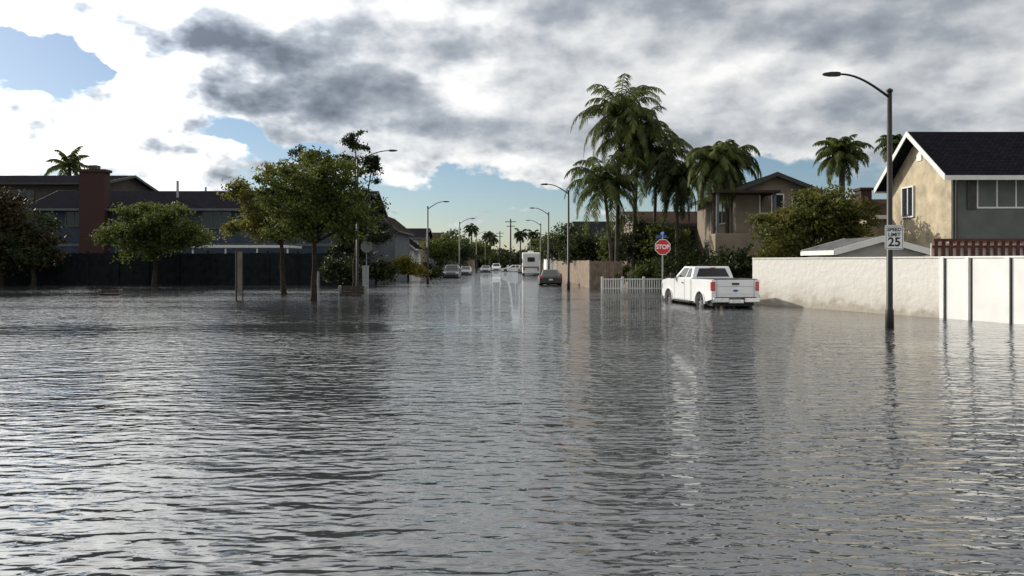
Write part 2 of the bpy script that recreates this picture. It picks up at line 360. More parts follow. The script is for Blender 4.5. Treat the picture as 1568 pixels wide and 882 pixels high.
# ------------------------------------------------------------------ street lamps
M_lamp=mat('lamp_bronze',(0.016,0.014,0.013),0.5,0.2,4,metal=0.3)
def lamp(x,y,H,dirx,arm=1.6,yaw=0):
    g=grp('street_lamp',(x,y,0),yaw)
    MB().tube([(0,0,-0.4),(0,0,0.5),(0,0,0.55),(0,0,H)],[0.12,0.11,0.085,0.062],12).build('pole',g,M_lamp,smooth=True)
    MB().tube([(0,0,H-0.02),(0,0,H+0.03),(0,0,H+0.08)],[0.085,0.09,0.02],12).build('pole_cap',g,M_lamp)
    pts=[]; n=10
    for i in range(n+1):
        t=i/n; pts.append((dirx*(0.04+(arm-0.35)*t),0,H-0.15+0.62*math.sin(t*math.pi/2)))
    MB().tube(pts,[0.038-0.010*i/n for i in range(n+1)],8).build('arm',g,M_lamp,smooth=True)
    xx=pts[-1][0]; z=pts[-1][2]
    hd=MB(); secs=[(0,-.05,.05,.045),(0.1,-.06,.06,.07),(0.28,-.05,.05,.11),(0.44,-.035,.035,.07),(0.5,-.01,.015,.02)]
    vs=[];fs=[]
    for (a,zl,zu,w) in secs:
        X=xx+dirx*a; vs+=[(X,-w,z+zl),(X,w,z+zl),(X,w*.8,z+zu),(X,-w*.8,z+zu)]
    for i in range(4):
        for k in range(4): fs.append((i*4+k,i*4+(k+1)%4,i*4+4+(k+1)%4,i*4+4+k))
    fs+=[(0,1,2,3),(16,19,18,17)]
    hd.add(vs,fs).build('luminaire',g,M_lamp,bevel=0.01)
    return g
L1=lamp(10.5,21.5,6.6,-1,1.68)
lamp(3.8,52,6.6,-1,1.7); lamp(3.55,75,6.6,-1,1.7); lamp(3.6,97,6.6,-1,1.7); lamp(3.6,150,6.6,-1,1.7)
lamp(-9.2,46,8.0,1,2.2); lamp(-7.3,67,6.6,1,1.7); lamp(-6.3,93,6.6,1,1.7); lamp(-6.2,135,6.6,1,1.7); lamp(-6.2,180,6.6,1,1.7)

# ------------------------------------------------------------------ signs
def text(body,size,parent,loc,m,extr=0.002,bold=0.0,sx=1.0):
    cu=bpy.data.curves.new('t','FONT'); cu.body=body; cu.size=size; cu.align_x='CENTER'; cu.align_y='CENTER'; cu.extrude=extr; cu.offset=bold
    o=bpy.data.objects.new('t',cu); scene.collection.objects.link(o)
    bpy.context.view_layer.update()
    me=bpy.data.meshes.new_from_object(o.evaluated_get(bpy.context.evaluated_depsgraph_get()))
    bpy.data.objects.remove(o)
    q=bpy.data.objects.new('lettering',me); scene.collection.objects.link(q); me.materials.clear(); me.materials.append(m)
    q.parent=parent; q.location=loc; q.rotation_euler=(R(90),0,0); q.scale=(sx,1,1)
    return q
def rrect(mb,w,h,y0,y1,r=0.05,cz=0):
    pr=[]
    for (cx,cz_,a0) in ((w/2-r,h/2-r,0),(-w/2+r,h/2-r,90),(-w/2+r,-h/2+r,180),(w/2-r,-h/2+r,270)):
        for k in range(4): a=R(a0+30*k); pr.append((cx+r*math.cos(a),cz+cz_+r*math.sin(a)))
    return mb.prism(pr,'y',y0,y1)
sg=grp('speed_limit_sign',(10.56,21.36,2.53),R(-5))
rrect(MB(),0.50,0.68,-0.004,0).build('face',sg,M_signwhite)
rim=MB(); 
for a in ((-.225,.225,.305,.315),(-.225,.225,-.315,-.305),(-.225,-.215,-.305,.305),(.215,.225,-.305,.305)): rim.bx(a[0],a[1],-0.008,-0.005,a[2],a[3])
rim.build('border',sg,M_signblack)
text('SPEED',0.14,sg,(0,-0.008,0.21),M_signblack,0.001,0.004)
text('LIMIT',0.14,sg,(0,-0.008,0.07),M_signblack,0.001,0.004)
text('25',0.34,sg,(0,-0.008,-0.14),M_signblack,0.001,0.008)
MB().bx(-0.1,0.1,0.004,0.04,0.12,0.16).bx(-0.1,0.1,0.004,0.04,-0.16,-0.12).build('brackets',sg,M_galv)
def stop(loc,rz,facing=True,H=2.6):
    g=grp('stop_sign',(loc[0],loc[1],0),rz)
    r=0.41
    o8=[(r*math.cos(R(22.5+45*k)),H+r*math.sin(R(22.5+45*k))) for k in range(8)]
    o7=[(r*.93*math.cos(R(22.5+45*k)),H+r*.93*math.sin(R(22.5+45*k))) for k in range(8)]
    MB().prism(o8,'y',-0.035,-0.03).build('face_border',g,M_signwhite)
    MB().prism(o7,'y',-0.039,-0.036).build('face',g,M_signred)
    MB().prism(o8,'y',-0.029,-0.025).build('back',g,M_galv)
    text('STOP',0.30,g,(0,-0.041,H),M_signwhite,0.001,0.008,0.9)
    MB().bx(-0.03,0.03,-0.024,0.03,-0.4,H+0.62).build('post',g,M_galv)
    MB().bx(-0.30,0.20,-0.01,0.01,H+0.45,H+0.58).build('street_name_blade',g,M_blue)
    MB().bx(-0.01,0.01,-0.35,0.4,H+0.62,H+0.75).build('street_name_blade_2',g,M_blue)
    return g
stop((7.4,38),0,True,2.58)
stop((-9.6,51),R(180),False,2.85)
bs=grp('notice_board_post',(-13.35,37.8,0),R(38))
MB().bx(-0.1,0.16,-0.03,0.03,0.35,2.36).build('board',bs,mat('board_grey',(0.15,0.14,0.125),0.8,0.2,4))
MB().bx(-0.16,-0.1,-0.05,0.05,-0.4,2.4).bx(0.16,0.2,-0.05,0.05,-0.4,2.4).build('posts',bs,M_bark)
def bench(x,y,w,rz,h,endc=(0.2,0.19,0.18)):
    g=grp('park_bench',(x,y,0),rz); m=mat('bench_wood',(0.05,0.038,0.03),0.9,0.3,5)
    s=MB()
    for z in (0.12,0.27,0.42): s.bx(-w/2,w/2,0.2,0.24,h-0.5+z-0.06,h-0.5+z+0.075)
    s.build('backrest',g,m)
    MB().bx(-w/2,w/2,-0.25,0.0,0.03,0.08).bx(-w/2,w/2,0.02,0.18,0.03,0.08).build('seat',g,m)
    MB().bx(-w/2-.08,-w/2-.002,-0.28,0.26,-0.4,h+0.03).bx(w/2+.002,w/2+.08,-0.28,0.26,-0.4,h+0.03).build('end_supports',g,mat('bench_end',endc,0.8,0.2,5),bevel=0.02)
bench(-8.85,43,1.35,0,0.5); bench(-22.6,43.5,1.0,R(12),0.27,(.1,.085,.075))
ub=grp('utility_box',(-15.2,60,0)); MB().bx(-0.25,0.25,-0.2,0.2,-0.4,1.0).build('cabinet',ub,M_galv,bevel=0.03); MB().bx(-0.28,0.28,-0.23,0.23,1.0,1.08).build('lid',ub,M_galv,bevel=0.02)
ub=grp('utility_box',(-10.6,56,0)); MB().bx(-0.2,0.2,-0.2,0.2,-0.4,1.5).build('cabinet',ub,M_galv,bevel=0.03); MB().bx(-0.23,0.23,-0.23,0.23,1.5,1.56).build('lid',ub,M_galv,bevel=0.02)
for (x,y,H) in ((-0.9+0.6,170,11.3),(-3.6,230,11),(1.6+7,240,11),(-5.5,200,9)):
    g=grp('utility_pole',(x,y,0)); MB().tube([(0,0,-.4),(0,0,H)],[0.2,0.13]).build('pole',g,M_bark)
    MB().bx(-1.2,1.2,-.2,-.08,H-0.7,H-0.55).bx(-0.9,0.9,-.2,-.08,H-1.7,H-1.55).build('crossarms',g,M_bark)

# ------------------------------------------------------------------ vehicles
M_carwhite=mat('car_paint_white',(0.76,0.77,0.78),0.25,0.03,2,coat=0.8)
M_cardark=mat('car_paint_black',(0.012,0.013,0.016),0.2,0.1,2,coat=1)
M_carsilver=mat('car_paint_silver',(0.25,0.27,0.29),0.3,0.05,2,metal=0.5,coat=0.8)
M_carblue=mat('car_paint_navy',(0.03,0.04,0.06),0.25,0.05,2,coat=0.8)
M_carglass=glassmat('car_glass',(0.008,0.01,0.012),0.03)
M_tyre=mat('tyre',(0.015,0.015,0.015),0.9,0.2,10)
M_rim=mat('alloy_rim',(0.5,0.5,0.52),0.3,0.05,5,metal=0.8)
M_chrome=mat('chrome',(0.6,0.6,0.62),0.18,0.03,5,metal=0.95)
M_tail=mat('tail_light',(0.45,0.012,0.01),0.2,0.1,5,coat=1)
M_head=mat('head_light',(0.7,0.72,0.75),0.1,0.05,5,coat=1)
def wheel(g,x,y,r,w,side,i):
    n=28; t=MB()
    prof=[(r*0.62,-w/2),(r*0.95,-w/2),(r,-w/2+.03),(r,w/2-.03),(r*0.95,w/2),(r*0.62,w/2)]
    vs=[];fs=[]
    for k in range(n):
        a=2*math.pi*k/n
        for (rr,ww) in prof: vs.append((x+ww,y+rr*math.cos(a),r+rr*math.sin(a)))
    for k in range(n):
        for j in range(6): fs.append((k*6+j,k*6+(j+1)%6,((k+1)%n)*6+(j+1)%6,((k+1)%n)*6+j))
    t.add(vs,fs).build('tyre_%d'%i,g,M_tyre,smooth=False)
    s=MB(); xo=x+side*(w/2-0.05)
    def disc(mb,r0,x0,x1):
        mb.prism([(y+r0*math.cos(2*math.pi*k/20),r+r0*math.sin(2*math.pi*k/20)) for k in range(20)],'x',x0,x1)
    dk=MB(); disc(dk,r*0.63,xo-side*0.08,xo-side*0.03); dk.build('wheel_well_disc_%d'%i,g,M_black)
    for k in range(6):
        a=2*math.pi*k/6+0.3; c=Vector((xo,y+r*0.33*math.cos(a),r+r*0.33*math.sin(a)))
        s.obx(c,(1,0,0),(0,math.cos(a),math.sin(a)),(0,-math.sin(a),math.cos(a)),0.02,r*0.3,r*0.075)
    disc(s,r*0.16,xo-0.03,xo+0.03)
    vs=[];fs=[]
    for k in range(24):
        a=2*math.pi*k/24
        for rr,ww in ((r*.56,-.03),(r*.64,-.03),(r*.64,.03),(r*.56,.03)): vs.append((xo+ww,y+rr*math.cos(a),r+rr*math.sin(a)))
    for k in range(24):
        for j in range(4): fs.append((k*4+j,k*4+(j+1)%4,((k+1)%24)*4+(j+1)%4,((k+1)%24)*4+j))
    s.add(vs,fs); s.build('rim_%d'%i,g,M_rim)
def arch(cy,cz,r,n=10):
    return [(cy+r*math.cos(math.pi*k/n),cz+r*math.sin(math.pi*k/n)) for k in range(n+1)]
def frustum(g,name,b,t,zb,zt,paint,bev=0.05):
    vs=[(-b[2],b[0],zb),(b[2],b[0],zb),(b[2],b[1],zb),(-b[2],b[1],zb),(-t[2],t[0],zt),(t[2],t[0],zt),(t[2],t[1],zt),(-t[2],t[1],zt)]
    MB().add(vs,[(3,2,1,0),(4,5,6,7),(0,1,5,4),(1,2,6,5),(2,3,7,6),(3,0,4,7)]).build(name,g,paint,bevel=bev,seg=3)
    V=[Vector(v) for v in vs]
    faces={'rear':(V[0],V[1],V[5],V[4]),'front':(V[2],V[3],V[7],V[6]),'left':(V[3],V[0],V[4],V[7]),'right':(V[1],V[2],V[6],V[5])}
    def quad(face,pts,off,mb):
        a,b_,c,d_=faces[face]; n=(b_-a).cross(d_-a).normalized()
        out=[]
        for (s,q) in pts:
            p=(a*(1-s)+b_*s)*(1-q)+(d_*(1-s)+c*s)*q
            out.append(p+n*off)
        inn=[p-n*0.02 for p in out]; k=len(out)
        mb.add(out+inn,[tuple(range(k)),tuple(range(2*k-1,k-1,-1))]+[(i,(i+1)%k,(i+1)%k+k,i+k) for i in range(k)])
    return quad
def pickup(loc,rz):
    g=grp('pickup_truck',loc,rz)
    r=0.41; ar=0.50
    P=[(-1.20,0.62)]+[(-ar-.02,0.50)]+arch(0,0.42,ar)[::-1]+[(ar+.02,.46)]+[(3.68-ar-.02,.46)]+arch(3.68,.42,ar)[::-1]+[(3.68+ar+.03,.50),(4.55,.55),(4.62,.75),(4.60,1.20),(4.50,1.29),(3.9,1.36),(3.05,1.42),(0.98,1.42),(0.96,1.40),(-1.17,1.42),(-1.21,1.40)]
    MB().prism(P,'x',-1.0,1.0).build('body',g,M_carwhite,bevel=0.035,seg=3)
    MB().bx(-0.88,0.88,-1.0,4.3,0.35,0.62).build('underbody',g,M_black)
    MB().bx(-0.86,0.86,-1.08,0.88,1.421,1.428).build('bed_interior_stand_in',g,M_black)  # flat black panel added in place of the recessed bed interior
    MB().bx(-1.0,-.93,-1.14,0.9,1.41,1.435).bx(.93,1.0,-1.14,0.9,1.41,1.435).bx(-.9,.9,-1.2,-1.12,1.41,1.437).build('rail_caps',g,M_black,bevel=0.008)
    q=frustum(g,'cab',(1.0,3.12,.95),(1.12,2.35,.78),1.40,1.93,M_carwhite,0.06)
    gl=MB()
    q('rear',[(.1,.16),(.9,.16),(.86,.84),(.14,.84)],.006,gl)
    q('front',[(.06,.1),(.94,.1),(.9,.92),(.1,.92)],.006,gl)
    q('left',[(.13,.10),(.60,.10),(.60,.86),(.2,.86)],.006,gl)
    q('left',[(.65,.10),(.92,.12),(.88,.84),(.65,.86)],.006,gl)
    q('right',[(.40,.10),(.87,.10),(.80,.86),(.40,.86)],.006,gl)
    q('right',[(.08,.12),(.35,.10),(.35,.86),(.12,.84)],.006,gl)
    gl.build('glass',g,M_carglass)
    MB().bx(-.12,.12,1.0,1.06,1.85,1.89).build('third_brake_light',g,M_tail)
    tl=MB()
    for sx in (-1,1):
        a,b_=sorted((sx*1.006,sx*.84)); tl.bx(a,b_,-1.222,-1.08,.96,1.33)
    tl.build('tail_lights',g,M_tail,bevel=0.02)
    tg=MB().bx(-.79,-.78,-1.216,-1.2,.66,1.41).bx(.78,.79,-1.216,-1.2,.66,1.41).bx(-.78,.78,-1.216,-1.2,.645,.66).bx(-.78,.78,-1.216,-1.2,1.13,1.136).bx(-.15,.15,-1.228,-1.2,1.2,1.28)
    tg.build('tailgate_seams',g,M_black)
    MB().bx(-.70,.70,-1.214,-1.205,.84,1.1).build('tailgate_panel',g,M_carwhite,bevel=0.004)
    MB().prism([(.11*math.cos(2*math.pi*k/20),.97+.044*math.sin(2*math.pi*k/20)) for k in range(20)],'y',-1.228,-1.216).build('badge',g,M_blue)
    MB().bx(-.98,-.32,-1.36,-1.1,.50,.68).bx(.32,.98,-1.36,-1.1,.50,.68).bx(-.319,.319,-1.32,-1.1,.46,.62).build('rear_bumper',g,M_chrome,bevel=0.03)
    MB().bx(-.85,.85,-1.30,-1.1,.681,.71).build('bumper_step',g,M_black)
    MB().bx(-.16,.16,-1.335,-1.325,.50,.62).build('licence_plate',g,M_signwhite)
    MB().bx(-.95,.95,4.5,4.70,.45,.68).build('front_bumper',g,M_chrome,bevel=0.04)
    MB().bx(-.62,.62,4.58,4.66,.74,1.16).build('grille',g,M_black,bevel=0.02)
    hl=MB().bx(-1.0,-.64,4.4,4.635,.86,1.16).bx(.64,1.0,4.4,4.635,.86,1.16); hl.build('head_lights',g,M_head,bevel=0.02)
    sm=MB()
    for sx in (-1,1):
        a,b_=sorted((sx*1.001,sx*1.004))
        for y in (2.95,1.72,1.02,0.93): sm.bx(a,b_,y,y+.016,.5,1.40)
        sm.bx(a,b_,1.04,2.95,.49,.50)
        a,b_=sorted((sx*1.005,sx*1.035)); sm.bx(a,b_,1.82,2.02,1.2,1.235)
        a,b_=sorted((sx*1.001,sx*1.06)); sm.bx(a,b_,1.0,3.05,.40,.46)
    sm.build('door_seams',g,M_black)
    mr=MB()
    for sx in (-1,1):
        a,b_=sorted((sx*.93,sx*1.05)); mr.bx(a,b_,2.82,2.88,1.42,1.47)
        a,b_=sorted((sx*1.04,sx*1.24)); mr.bx(a,b_,2.78,2.90,1.38,1.62)
    mr.build('mirrors',g,M_black,bevel=0.02)
    fl=MB()
    for sx in (-1,1):
        for cy in (0,3.68):
            n=14; vs=[];fs=[]
            for k in range(n+1):
                a=math.pi*k/n
                for rr,xx in ((ar-.01,.95),(ar+.06,1.002),(ar+.05,1.035),(ar-.01,1.035)):
                    vs.append((sx*xx,cy+rr*math.cos(a),.42+rr*math.sin(a)))
            for k in range(n):
                for j in range(4): fs.append((k*4+j,k*4+(j+1)%4,k*4+4+(j+1)%4,k*4+4+j))
            fl.add(vs,fs)
    fl.build('wheel_arch_trim',g,M_carwhite)
    wl=MB()
    for cy in (0,3.68):
        wl.prism(arch(cy,.42,ar-.012)+[(cy-ar+.012,.42)],'x',-.78,.78)
    wl.build('wheel_wells',g,M_black)
    i=0
    for y in (0,3.68):
        for sx in (-1,1):
            i+=1; wheel(g,sx*.86,y,r,.27,sx,i)
pickup((8.74,32.05,-0.27),R(8.5))
def car(name,loc,rz,paint,kind='sedan'):
    g=grp(name,loc,rz); r=.33; ar=.38
    if kind=='sedan':
        L0,L1=-1.0,3.65; wb=2.75; hood=.95; deck=1.02; belt=.95; H=1.45; cb=(-0.75,2.45,.84); ct=(0.1,1.5,.6)
    else:
        L0,L1=-.95,3.7; wb=2.75; hood=1.08; deck=1.1; belt=1.08; H=1.72; cb=(-0.92,2.35,.88); ct=(-.65,1.6,.68)
    P=[(L0+.03,.38)]+[(-ar-.02,.3)]+arch(0,.32,ar)[::-1]+[(ar+.02,.26),(wb-ar-.02,.26)]+arch(wb,.32,ar)[::-1]+[(wb+ar+.03,.28),(L1-.05,.32),(L1,.55),(L1-.05,hood-.22),(L1-.25,hood-.1),(2.4,hood),(-.7,deck),(L0+.1,deck-.02),(L0,deck-.2)]
    MB().prism(P,'x',-.9,.9).build('body',g,paint,bevel=.06,seg=3)
    q=frustum(g,'cabin',cb,ct,belt-.02,H,paint,.06)
    gl=MB()
    q('rear',[(.08,.12),(.92,.12),(.88,.88),(.12,.88)],.006,gl); q('front',[(.06,.1),(.94,.1),(.9,.92),(.1,.92)],.006,gl)
    for f in('left','right'):
        q(f,[(.12,.12),(.48,.12),(.48,.86),(.2,.86)],.006,gl); q(f,[(.52,.12),(.88,.12),(.8,.86),(.52,.86)],.006,gl)
    gl.build('glass',g,M_carglass)
    MB().bx(-.91,-.6,L0-.012,L0+.15,deck-.28,deck-.12).bx(.6,.91,L0-.012,L0+.15,deck-.28,deck-.12).build('tail_lights',g,M_tail,bevel=.02)
    MB().bx(-.91,-.55,L1-.22,L1+.0,hood-.36,hood-.2).bx(.55,.91,L1-.22,L1+.0,hood-.36,hood-.2).build('head_lights',g,M_head,bevel=.02)
    MB().bx(-.5,.5,L1-.06,L1+.01,.42,.62).build('grille',g,M_black)
    MB().bx(-.16,.16,L0-.02,L0+.02,.6,.72).build('licence_plate',g,M_signwhite)
    MB().bx(-1.05,-.88,2.0,2.12,belt,belt+.14).bx(.88,1.05,2.0,2.12,belt,belt+.14).build('mirrors',g,paint,bevel=.02)
    MB().bx(-.75,.75,-.3,wb+.3,.25,.6).build('underbody',g,M_black)
    i=0
    for y in (0,wb):
        for sx in(-1,1): i+=1; wheel(g,sx*.79,y,r,.21,sx,i)
car('parked_car',(3.1,62.5,-.22),0,M_cardark,'sedan')
car('parked_suv',(-7.0,92,-.22),R(180),M_carblue,'suv')
car('parked_car',(-4.7,140,-.22),R(180),M_carsilver,'sedan')
car('parked_car',(1.6,148,-.2),R(80),M_carwhite,'sedan')
car('parked_suv',(-3.3,165,-.2),R(180),M_carwhite,'suv')
car('parked_car',(1.9,128,-.22),0,M_carsilver,'sedan')
car('parked_car',(-6.6,112,-.22),R(180),M_carsilver,'sedan')
rv=grp('motorhome',(2.6,106,-.22))
MB().prism([(-1.0,.5),(5.0,.5),(5.0,1.5),(4.4,2.2),(5.2,2.5),(5.1,3.25),(4.8,3.35),(-.9,3.35),(-1.05,3.2)],'x',-1.15,1.15).build('body',rv,M_white,bevel=.08,seg=3)
MB().bx(-.5,.5,-1.075,-1.0,2.1,2.7).bx(-1.17,-1.12,0.3,1.3,1.9,2.5).bx(-1.17,-1.12,2.2,3.2,1.9,2.5).build('windows',rv,M_carglass)
MB().bx(-1.18,-1.152,-.9,4.8,1.45,1.6).bx(-1.1,1.1,-1.08,-1.055,1.3,1.42).build('stripe',rv,M_wallblue)
MB().bx(-1.1,-.85,-1.09,-1.0,.95,1.2).bx(.85,1.1,-1.09,-1.0,.95,1.2).build('tail_lights',rv,M_tail)
MB().bx(-.4,.4,1,1.8,3.36,3.6).build('roof_unit',rv,M_trim,bevel=.05)
for i,(y,sx) in enumerate(((0,-1),(0,1),(4,-1),(4,1))): wheel(rv,sx*.98,y,.38,.25,sx,i)

# ------------------------------------------------------------------ trees
def leaves(P,size,elong=1.8):
    n=len(P)
    a=rng.normal(size=(n,3)); a/=np.linalg.norm(a,axis=1)[:,None]
    b=rng.normal(size=(n,3)); b-= (a*b).sum(1)[:,None]*a; b/=np.linalg.norm(b,axis=1)[:,None]
    s=size*rng.uniform(.55,1.3,size=(n,1))
    a=a*s*.5*elong**.5; b=b*s*.5/elong**.5
    V=np.stack([P-a,P+b*.9-a*.1,P+a,P-b*.9-a*.1],1).reshape(-1,3)
    F=np.arange(4*n).reshape(n,4)
    return V,F
def tree(name,x,y,fork,tr,lobes,nleaf,size,lm,lean=(0,0),bark=M_bark,subr=0.34,nsub=9,z0=-.4,loose=.10):
    g=grp(name,(x,y,0))
    t=MB(); fx,fy=lean
    k=5; pts=[(fx*(i/k)**1.3+random.uniform(-.05,.05)*(i>0),fy*(i/k),z0+(fork-z0)*i/k) for i in range(k+1)]
    t.tube(pts,[tr*(1.35 if i==0 else 1.05-.09*i) for i in range(k+1)],9)
    top=Vector(pts[-1]); allP=[]
    tot=sum(l[3]*l[4]*l[5] for l in lobes)
    for l in lobes:
        c=Vector(l[:3]); rx,ry,rz=l[3:6]
        mid=top.lerp(c,.5)+Vector((random.uniform(-.2,.2),random.uniform(-.2,.2),-.1*(c-top).length))
        t.tube([top-Vector((0,0,.15)),mid,c],[tr*.55,tr*.38,tr*.2],6)
        nl=int(nleaf*rx*ry*rz/tot); ns=nsub
        cs=[]
        for j in range(ns):
            dv=rng.normal(size=3); dv/=np.linalg.norm(dv); q=rng.uniform(.3,1.15)
            p=np.array(c)+dv*q*np.array([rx,ry,rz]); rr=subr*rng.uniform(.5,1.4)*np.array([rx,ry,rz]).mean()
            cs.append((p,rr))
            m2=c.lerp(Vector(p),.5)+Vector((0,0,random.uniform(-.1,.15)))
            t.tube([c,m2,Vector(p)],[tr*.2,tr*.12,tr*.05],5,False)
        w=np.array([r_**2 for _,r_ in cs]); w/=w.sum()
        for (p,rr),ww in zip(cs,w):
            n=max(8,int(nl*ww*(1-loose))); 
            pp=rng.normal(size=(n,3))*np.array([.62,.62,.34])*rr*rng.uniform(.75,1.3,size=(1,3))
            pp[:,2]+=pp[:,0]*rng.uniform(-.5,.5); allP.append(p+pp)
        n=int(nl*loose); dv=rng.normal(size=(n,3)); dv/=np.linalg.norm(dv,axis=1)[:,None]
        allP.append(np.array(c)+dv*rng.uniform(0,1.1,size=(n,1))**.6*np.array([rx,ry,rz]))
    t.build('trunk',g,bark,smooth=True)
    V,F=leaves(np.concatenate(allP),size)
    fastmesh('crown',V,F,lm,g)
    return g
tree('park_tree',-9.35,36.3,2.9,.15,[(-.5,0,4.5,1.5,1.4,1.0),(1.0,.2,4.3,1.4,1.3,1.0),(.1,0,5.7,1.3,1.3,1.0),(-1.2,.1,6.1,.9,.8,.6),(1.5,0,5.6,1.0,1,1.0),(-1.9,.3,5.1,1.1,1,.9),(.6,-.3,3.5,1.7,1.1,.55),(-1.2,.2,3.5,1.3,1.1,.55),(2.1,.2,3.9,.9,1.0,.7),(.7,0,6.5,.6,.6,.5)],19000,.125,L_green,lean=(.1,0),nsub=13,subr=.31)
tree('park_tree',-13.1,44.5,3.0,.16,[(-1.7,0,4.2,1.4,1.5,1.0),(-.3,.2,5.3,1.6,1.5,1.1),(1.1,0,6.2,1.4,1.3,1.0),(-2.4,0,5.7,1.1,1.2,.8),(-.5,.4,7.0,1.5,1.2,.7),(.9,0,4.2,1.6,1.3,1.0),(-.8,0,3.5,1.8,1.2,.6),(1.6,0,7.6,1.0,1,.5)],20000,.145,L_yellow,lean=(-.2,0),nsub=13,subr=.31)
tree('park_tree',-9.9,48.5,4.6,.15,[(.1,0,9.3,.8,.8,.7),(1.1,0,7.7,.8,.9,1.1),(-.5,0,8.3,.7,.8,.5),(-2.6,0,8.3,1.4,.8,.55),(-1.3,0,7.4,1.2,.8,.5),(-.2,.2,6.2,1.1,1.1,1.1),(1.0,0,5.0,1.1,1.1,1.1),(-.8,0,4.2,1.1,1.1,.8),(1.4,.2,3.6,1.0,1,.9),(-3.0,0,6.8,1.1,.8,.6)],16000,.155,L_dark,lean=(.25,0),nsub=10,subr=.33)
tree('round_tree',-26.8,58,2.4,.2,[(0,0,4.5,2.4,2.2,1.5),(-1.9,0,3.9,1.7,1.8,1.2),(2.0,0,4.0,1.9,1.8,1.1),(.5,0,5.3,1.9,1.8,.8),(-.4,0,2.9,2.8,2,.7)],18000,.19,L_green,nsub=15,subr=.32)
tree('edge_tree',-39.5,60,2.5,.25,[(0,0,5.4,2.6,2,2.2),(1.5,0,3.9,2.3,2,1.8),(-2.5,0,6.2,2.2,2,1.8),(2.6,0,2.8,1.8,1.6,1.5),(-1,0,3,2.5,2,1.6)],16000,.24,L_rust,nsub=14,subr=.36)
tree('edge_tree',-36.5,59,2.0,.2,[(0,0,3.4,1.8,1.5,1.6),(-1.4,0,2.4,1.8,1.6,1.4)],7000,.2,L_dark,subr=.36)
tree('garden_tree',15.2,39.5,2.0,.2,[(0,0,3.6,2.1,1.8,1.6),(-1.6,0,3.0,1.5,1.5,1.2),(1.7,0,3.5,1.4,1.5,1.3),(.3,0,4.8,1.3,1.4,.9),(2.3,0,4.4,1.0,1,.9),(-1.0,0,4.1,1.1,1.2,.9)],20000,.16,leafmat('leaves_citrus',(0.022,0.036,0.009),(0.16,0.155,0.035),.42),nsub=15,subr=.31)
def S(name,x,y,zc,rx,rz,n,size,lm):
    tree(name,x,y,max(.5,zc-rz*.5),.12,[(0,0,zc,rx,rx,rz),(rx*.5,0,zc-rz*.3,rx*.7,rx*.7,rz*.7),(-rx*.5,0,zc-rz*.2,rx*.7,rx*.7,rz*.8)],n,size,lm,nsub=9,subr=.4,loose=.2)
S('street_tree',6.4,66,3.3,1.6,1.6,5000,.2,L_dark); S('street_tree',8.0,60,3.0,1.3,1.5,4000,.2,L_green)
S('street_tree',5.8,74,4.0,1.4,1.8,4000,.22,L_dark); S('street_tree',6.0,100,4.0,1.6,2.2,4000,.25,L_dark)
S('street_tree',9.3,57.5,3.2,1.4,1.6,5000,.18,L_dark); S('street_tree',11.2,56,3.4,1.6,1.7,5000,.18,L_green)
S('street_tree',6,125,4.2,2,2.2,3500,.3,L_green); S('street_tree',5.5,160,4.6,2.2,2.4,3500,.35,L_dark)
S('shrub',7.2,55,1.0,1.0,.8,2500,.16,L_green); S('shrub',9.5,53,1.1,1.1,.9,2500,.16,L_green)
S('shrub',11.5,50,1.8,1.6,1.5,4000,.18,L_dark); S('shrub',13,46,1.6,1.3,1.2,3500,.17,L_dark)
S('shrub',-11.6,66,1.2,1.6,1.0,3500,.2,L_dark); S('shrub',-10.2,76,1.4,1.6,.8,3500,.2,leafmat('leaves_yellow',(0.08,0.08,0.015),(0.25,0.2,0.03)))
S('shrub',-8.8,84,.9,1.2,.7,2500,.2,L_dark); S('shrub',-12.8,58,1.4,1.3,1.2,3500,.2,L_dark)
S('street_tree',-9.6,104,3.4,2.0,2.0,4500,.26,L_green); S('street_tree',-9.0,120,4.0,2.2,2.2,4500,.28,L_dark)
S('street_tree',-10.0,150,4.6,2.6,2.6,4500,.33,L_dark); S('street_tree',-8.5,190,4.8,2.8,2.6,3500,.4,L_green)
S('street_tree',-13.5,64,3.6,1.6,1.8,5000,.2,L_dark)
P=[]
for i in range(120):
    x=random.uniform(-150,150); y=random.uniform(240,320)
    if i<26: x=random.uniform(-14,14)
    r_=random.uniform(2.5,4.5); zc=random.uniform(1.5,4.0); n=160
    dv=rng.normal(size=(n,3)); dv/=np.linalg.norm(dv,axis=1)[:,None]
    P.append(np.array([x,y,zc])+dv*rng.uniform(.4,1.05,size=(n,1))*np.array([r_*1.4,r_,r_*.9]))
V,F=leaves(np.concatenate(P),1.1); fastmesh('distant_trees',V,F,L_dark)

